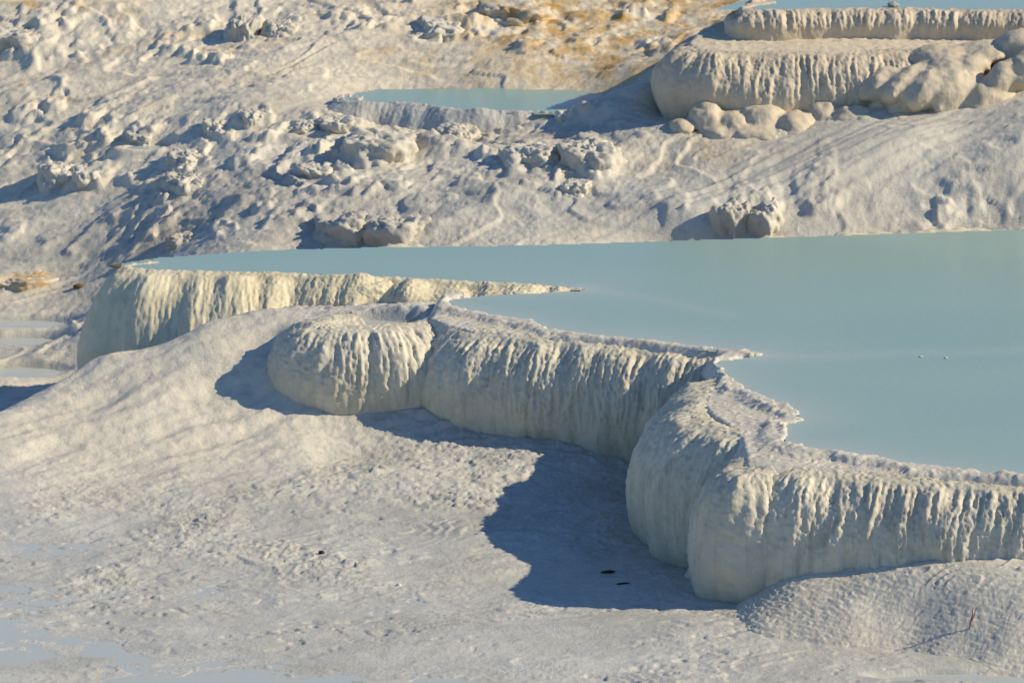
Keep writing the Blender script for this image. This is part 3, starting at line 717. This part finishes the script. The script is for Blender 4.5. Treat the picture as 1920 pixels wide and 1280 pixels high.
# ------------------------------------------------------------------ knobs and boulders on the hillside
ROCKS = [ # u, v at the foot, z, rx, ry, rz, label
 (705,312,-.02,.34,.25,.26,'large notched knob with dark blue shaded face below the small far pool'),
 (860,278,.08,.2,.18,.18,'blocky knob with shaded front just below the far pool rim'),
 (905,218,.2,.16,.14,.16,'pointed knob on the rim of the small far pool'),
 (1000,325,.07,.26,.2,.22,'rough knob downhill of the tan terrace, long shadow at its left'),
 (1110,322,.1,.26,.22,.24,'lumpy pale outcrop downhill of the tan terrace bulbs'),
 (1075,330,.08,.10,.09,.09,'small round boulder nestled against the lumpy pale outcrop'),
 (1080,362,.0,.12,.1,.1,'small dark-sided knob under the lumpy pale outcrop'),
 (650,212,.18,.14,.12,.14,'knob at the end of the far pool rim'),
 (760,210,.17,.09,.09,.10,'small knob below the middle of the far pool rim'),
 (1000,222,.18,.09,.08,.10,'grey knob set in the far pool rim wall'),
 (1065,228,.18,.10,.08,.10,'knob set in the far pool rim beside the big shadow'),
 (575,252,.08,.14,.12,.11,'flat-topped pale knob on the slope below the far pool end'),
 (640,255,.09,.2,.15,.16,'wide knob between the flat-topped knob and the notched knob'),
 (655,462,-.36,.28,.2,.24,'dark rough outcrop just behind the far edge of the large pool'),
 (745,462,-.33,.26,.18,.24,'ridged outcrop with dark hollows behind the large pool'),
 (1370,448,-.24,.18,.15,.30,'dark knobbly boulder behind the large pool water line'),
 (1430,446,-.22,.2,.16,.30,'lumpy boulder pair-mate with dark foot behind the large pool'),
 (115,352,-.45,.2,.16,.2,'steep knob with long shadow on the lower hillside'),
 (165,352,-.42,.18,.15,.17,'rounded knob beside the steep knob on the lower hillside'),
 (350,362,-.3,.2,.16,.17,'craggy knob with pointed shadow above the bare lower slope'),
 (350,312,-.16,.18,.14,.13,'low craggy knob near the tiny hillside puddle'),
 (475,238,.04,.14,.12,.15,'dark-sided knob in the row above the tiny puddle'),
 (405,252,-.0,.14,.12,.13,'smaller knob in the row above the tiny puddle'),
 (270,268,-.07,.16,.16,.10,'smooth hump at the head of the tiny hillside puddle'),
 (455,78,.38,.16,.14,.22,'tall grey knob high on the far hillside'),
 (520,70,.42,.16,.14,.15,'round-headed knob beside the tall grey knob'),
 (830,72,.48,.26,.2,.18,'broad shaded knob on the hillside above the far pool'),
 (965,42,.58,.34,.22,.18,'ochre-topped ledge rock high on the hillside'),
 (590,335,-.08,.18,.14,.12,'low knob left of the notched knob'),
 (30,95,.27,.28,.2,.2,'creased hump high at the end of the far hillside'),
 (345,458,-.53,.16,.1,.09,'brown hollowed rock by the tapering end of the large pool'),
 (30,545,-.88,.28,.14,.13,'yellow-stained low rim rock on the lowland beside the cream terrace'),
]
for k, (u, v, z, rx, ry, rz, lab) in enumerate(ROCKS):
    cx, cy, z = hit(u, v)
    o = dome('travertine_rock', None, (cx, cy + ry * 1.3, z - .02), (rx * 1.15, ry * 1.7, rz * .92), M_GROUND, yaw=.3 * math.sin(k * 2.1), seed=60 + k, flute=.07, lump=.28, rough=.06, flat=.8, nu=90, nv=44,
         attrs={'ochre': .8 if k in (27, 31, 30) else .12, 'grey': .35 if k in (13, 14, 15, 24, 30) else .05, 'cream': .3})
    tag(o, lab, 'rock', 'knobs on the hillside')

# ------------------------------------------------------------------ small debris
def ground_z(x, y):
    return float(terrain(np.array([x]), np.array([y]))[0][0])
def scrap(name, u, v, z, r, mat, label, cat, yaw=0.0, on_ground=True, group=None, lump=.3):
    x, y = plan(u, v, z)
    if on_ground: z = ground_z(x, y)
    o = dome(name, None, (x, y, z + r[2] * .3), r, mat, yaw=yaw, seed=int(u) % 97, flute=0, lump=lump, rough=.1, nu=24, nv=14)
    return tag(o, label, cat, group)
scrap('pebble', 603, 1040, -.92, (.022, .02, .018), M_DARK, 'tiny dark pebble on the open wet flat', 'pebble')
scrap('pebble', 977, 836, -.83, (.026, .022, .02), M_DARK, 'dark brown pebble at the foot of the rolled middle terrace', 'pebble')
scrap('bark_piece', 1140, 1072, -.98, (.055, .014, .012), M_DARK, 'dark bark piece lying in the big blue shadow', 'bark', yaw=.3)
scrap('bark_piece', 1168, 1092, -.98, (.05, .010, .008), M_DARK, 'thin dark bark sliver in the big blue shadow', 'bark', yaw=.25)
scrap('pebble', 748, 1097, -.93, (.016, .014, .014), M_PALE, 'tiny white pebble on the wet grey flat', 'pebble')
scrap('dry_leaf', 217, 500, .02, (.05, .03, .010), M_LEAF, 'brown dry leaf on the rim of the cream terrace', 'leaf', on_ground=False)
scrap('pebble', 147, 519, -.83, (.05, .03, .025), M_LEAF, 'ochre stone on the lowland behind the cream terrace', 'stone')
scrap('pebble', 1675, 11, 1.28, (.05, .04, .03), M_ROCK, 'tan stone on the upper tier rim at the water', 'stone', on_ground=False)
scrap('foam_fleck', 1727, 669, .002, (.014, .012, .006), M_PALE, 'white fleck on the large pool, nearer the spit of crust', 'foam', on_ground=False, group='white flecks on the pool')
scrap('foam_fleck', 1774, 671, .002, (.014, .012, .006), M_PALE, 'white fleck on the large pool, farther from the spit of crust', 'foam', on_ground=False, group='white flecks on the pool')

def twig(x, y, z, segs, label):
    t = thing('twig', (x, y, z), label, 'twig')
    for (a, b) in segs:
        a = Vector((x, y, z)) + Vector(a); b = Vector((x, y, z)) + Vector(b)
        ax = (b - a).normalized(); e1 = ax.orthogonal().normalized(); e2 = ax.cross(e1)
        V = []
        for q in np.linspace(0, 1, 6):
            c = a + (b - a) * float(q) + e1 * (.006 * math.sin(5 * q))
            rr = .005 * (1 - .6 * q)
            for m in range(6):
                V.append(c + e1 * rr * math.cos(m * math.pi / 3) + e2 * rr * math.sin(m * math.pi / 3))
        V = np.array(V).reshape(6, 6, 3).transpose(1, 0, 2).reshape(-1, 3)
        grid_mesh('stem', V, 6, 6, M_TWIG, t, closed_u=True)
ym = 24.35; xm = 855 / FPX * (ym * math.cos(PITCH) + (CAM_H + .75) * math.sin(PITCH)); zm = float(tps_eval(FW, FCa, np.array([xm]), np.array([ym]))[0])
twig(xm, ym, zm, [((0, 0, -.02), (.03, .0, .12)), ((.01, 0, .04), (.06, .02, .15)), ((.015, 0, .06), (.03, -.02, .16))], 'reddish forked twig standing on the rippled mound')
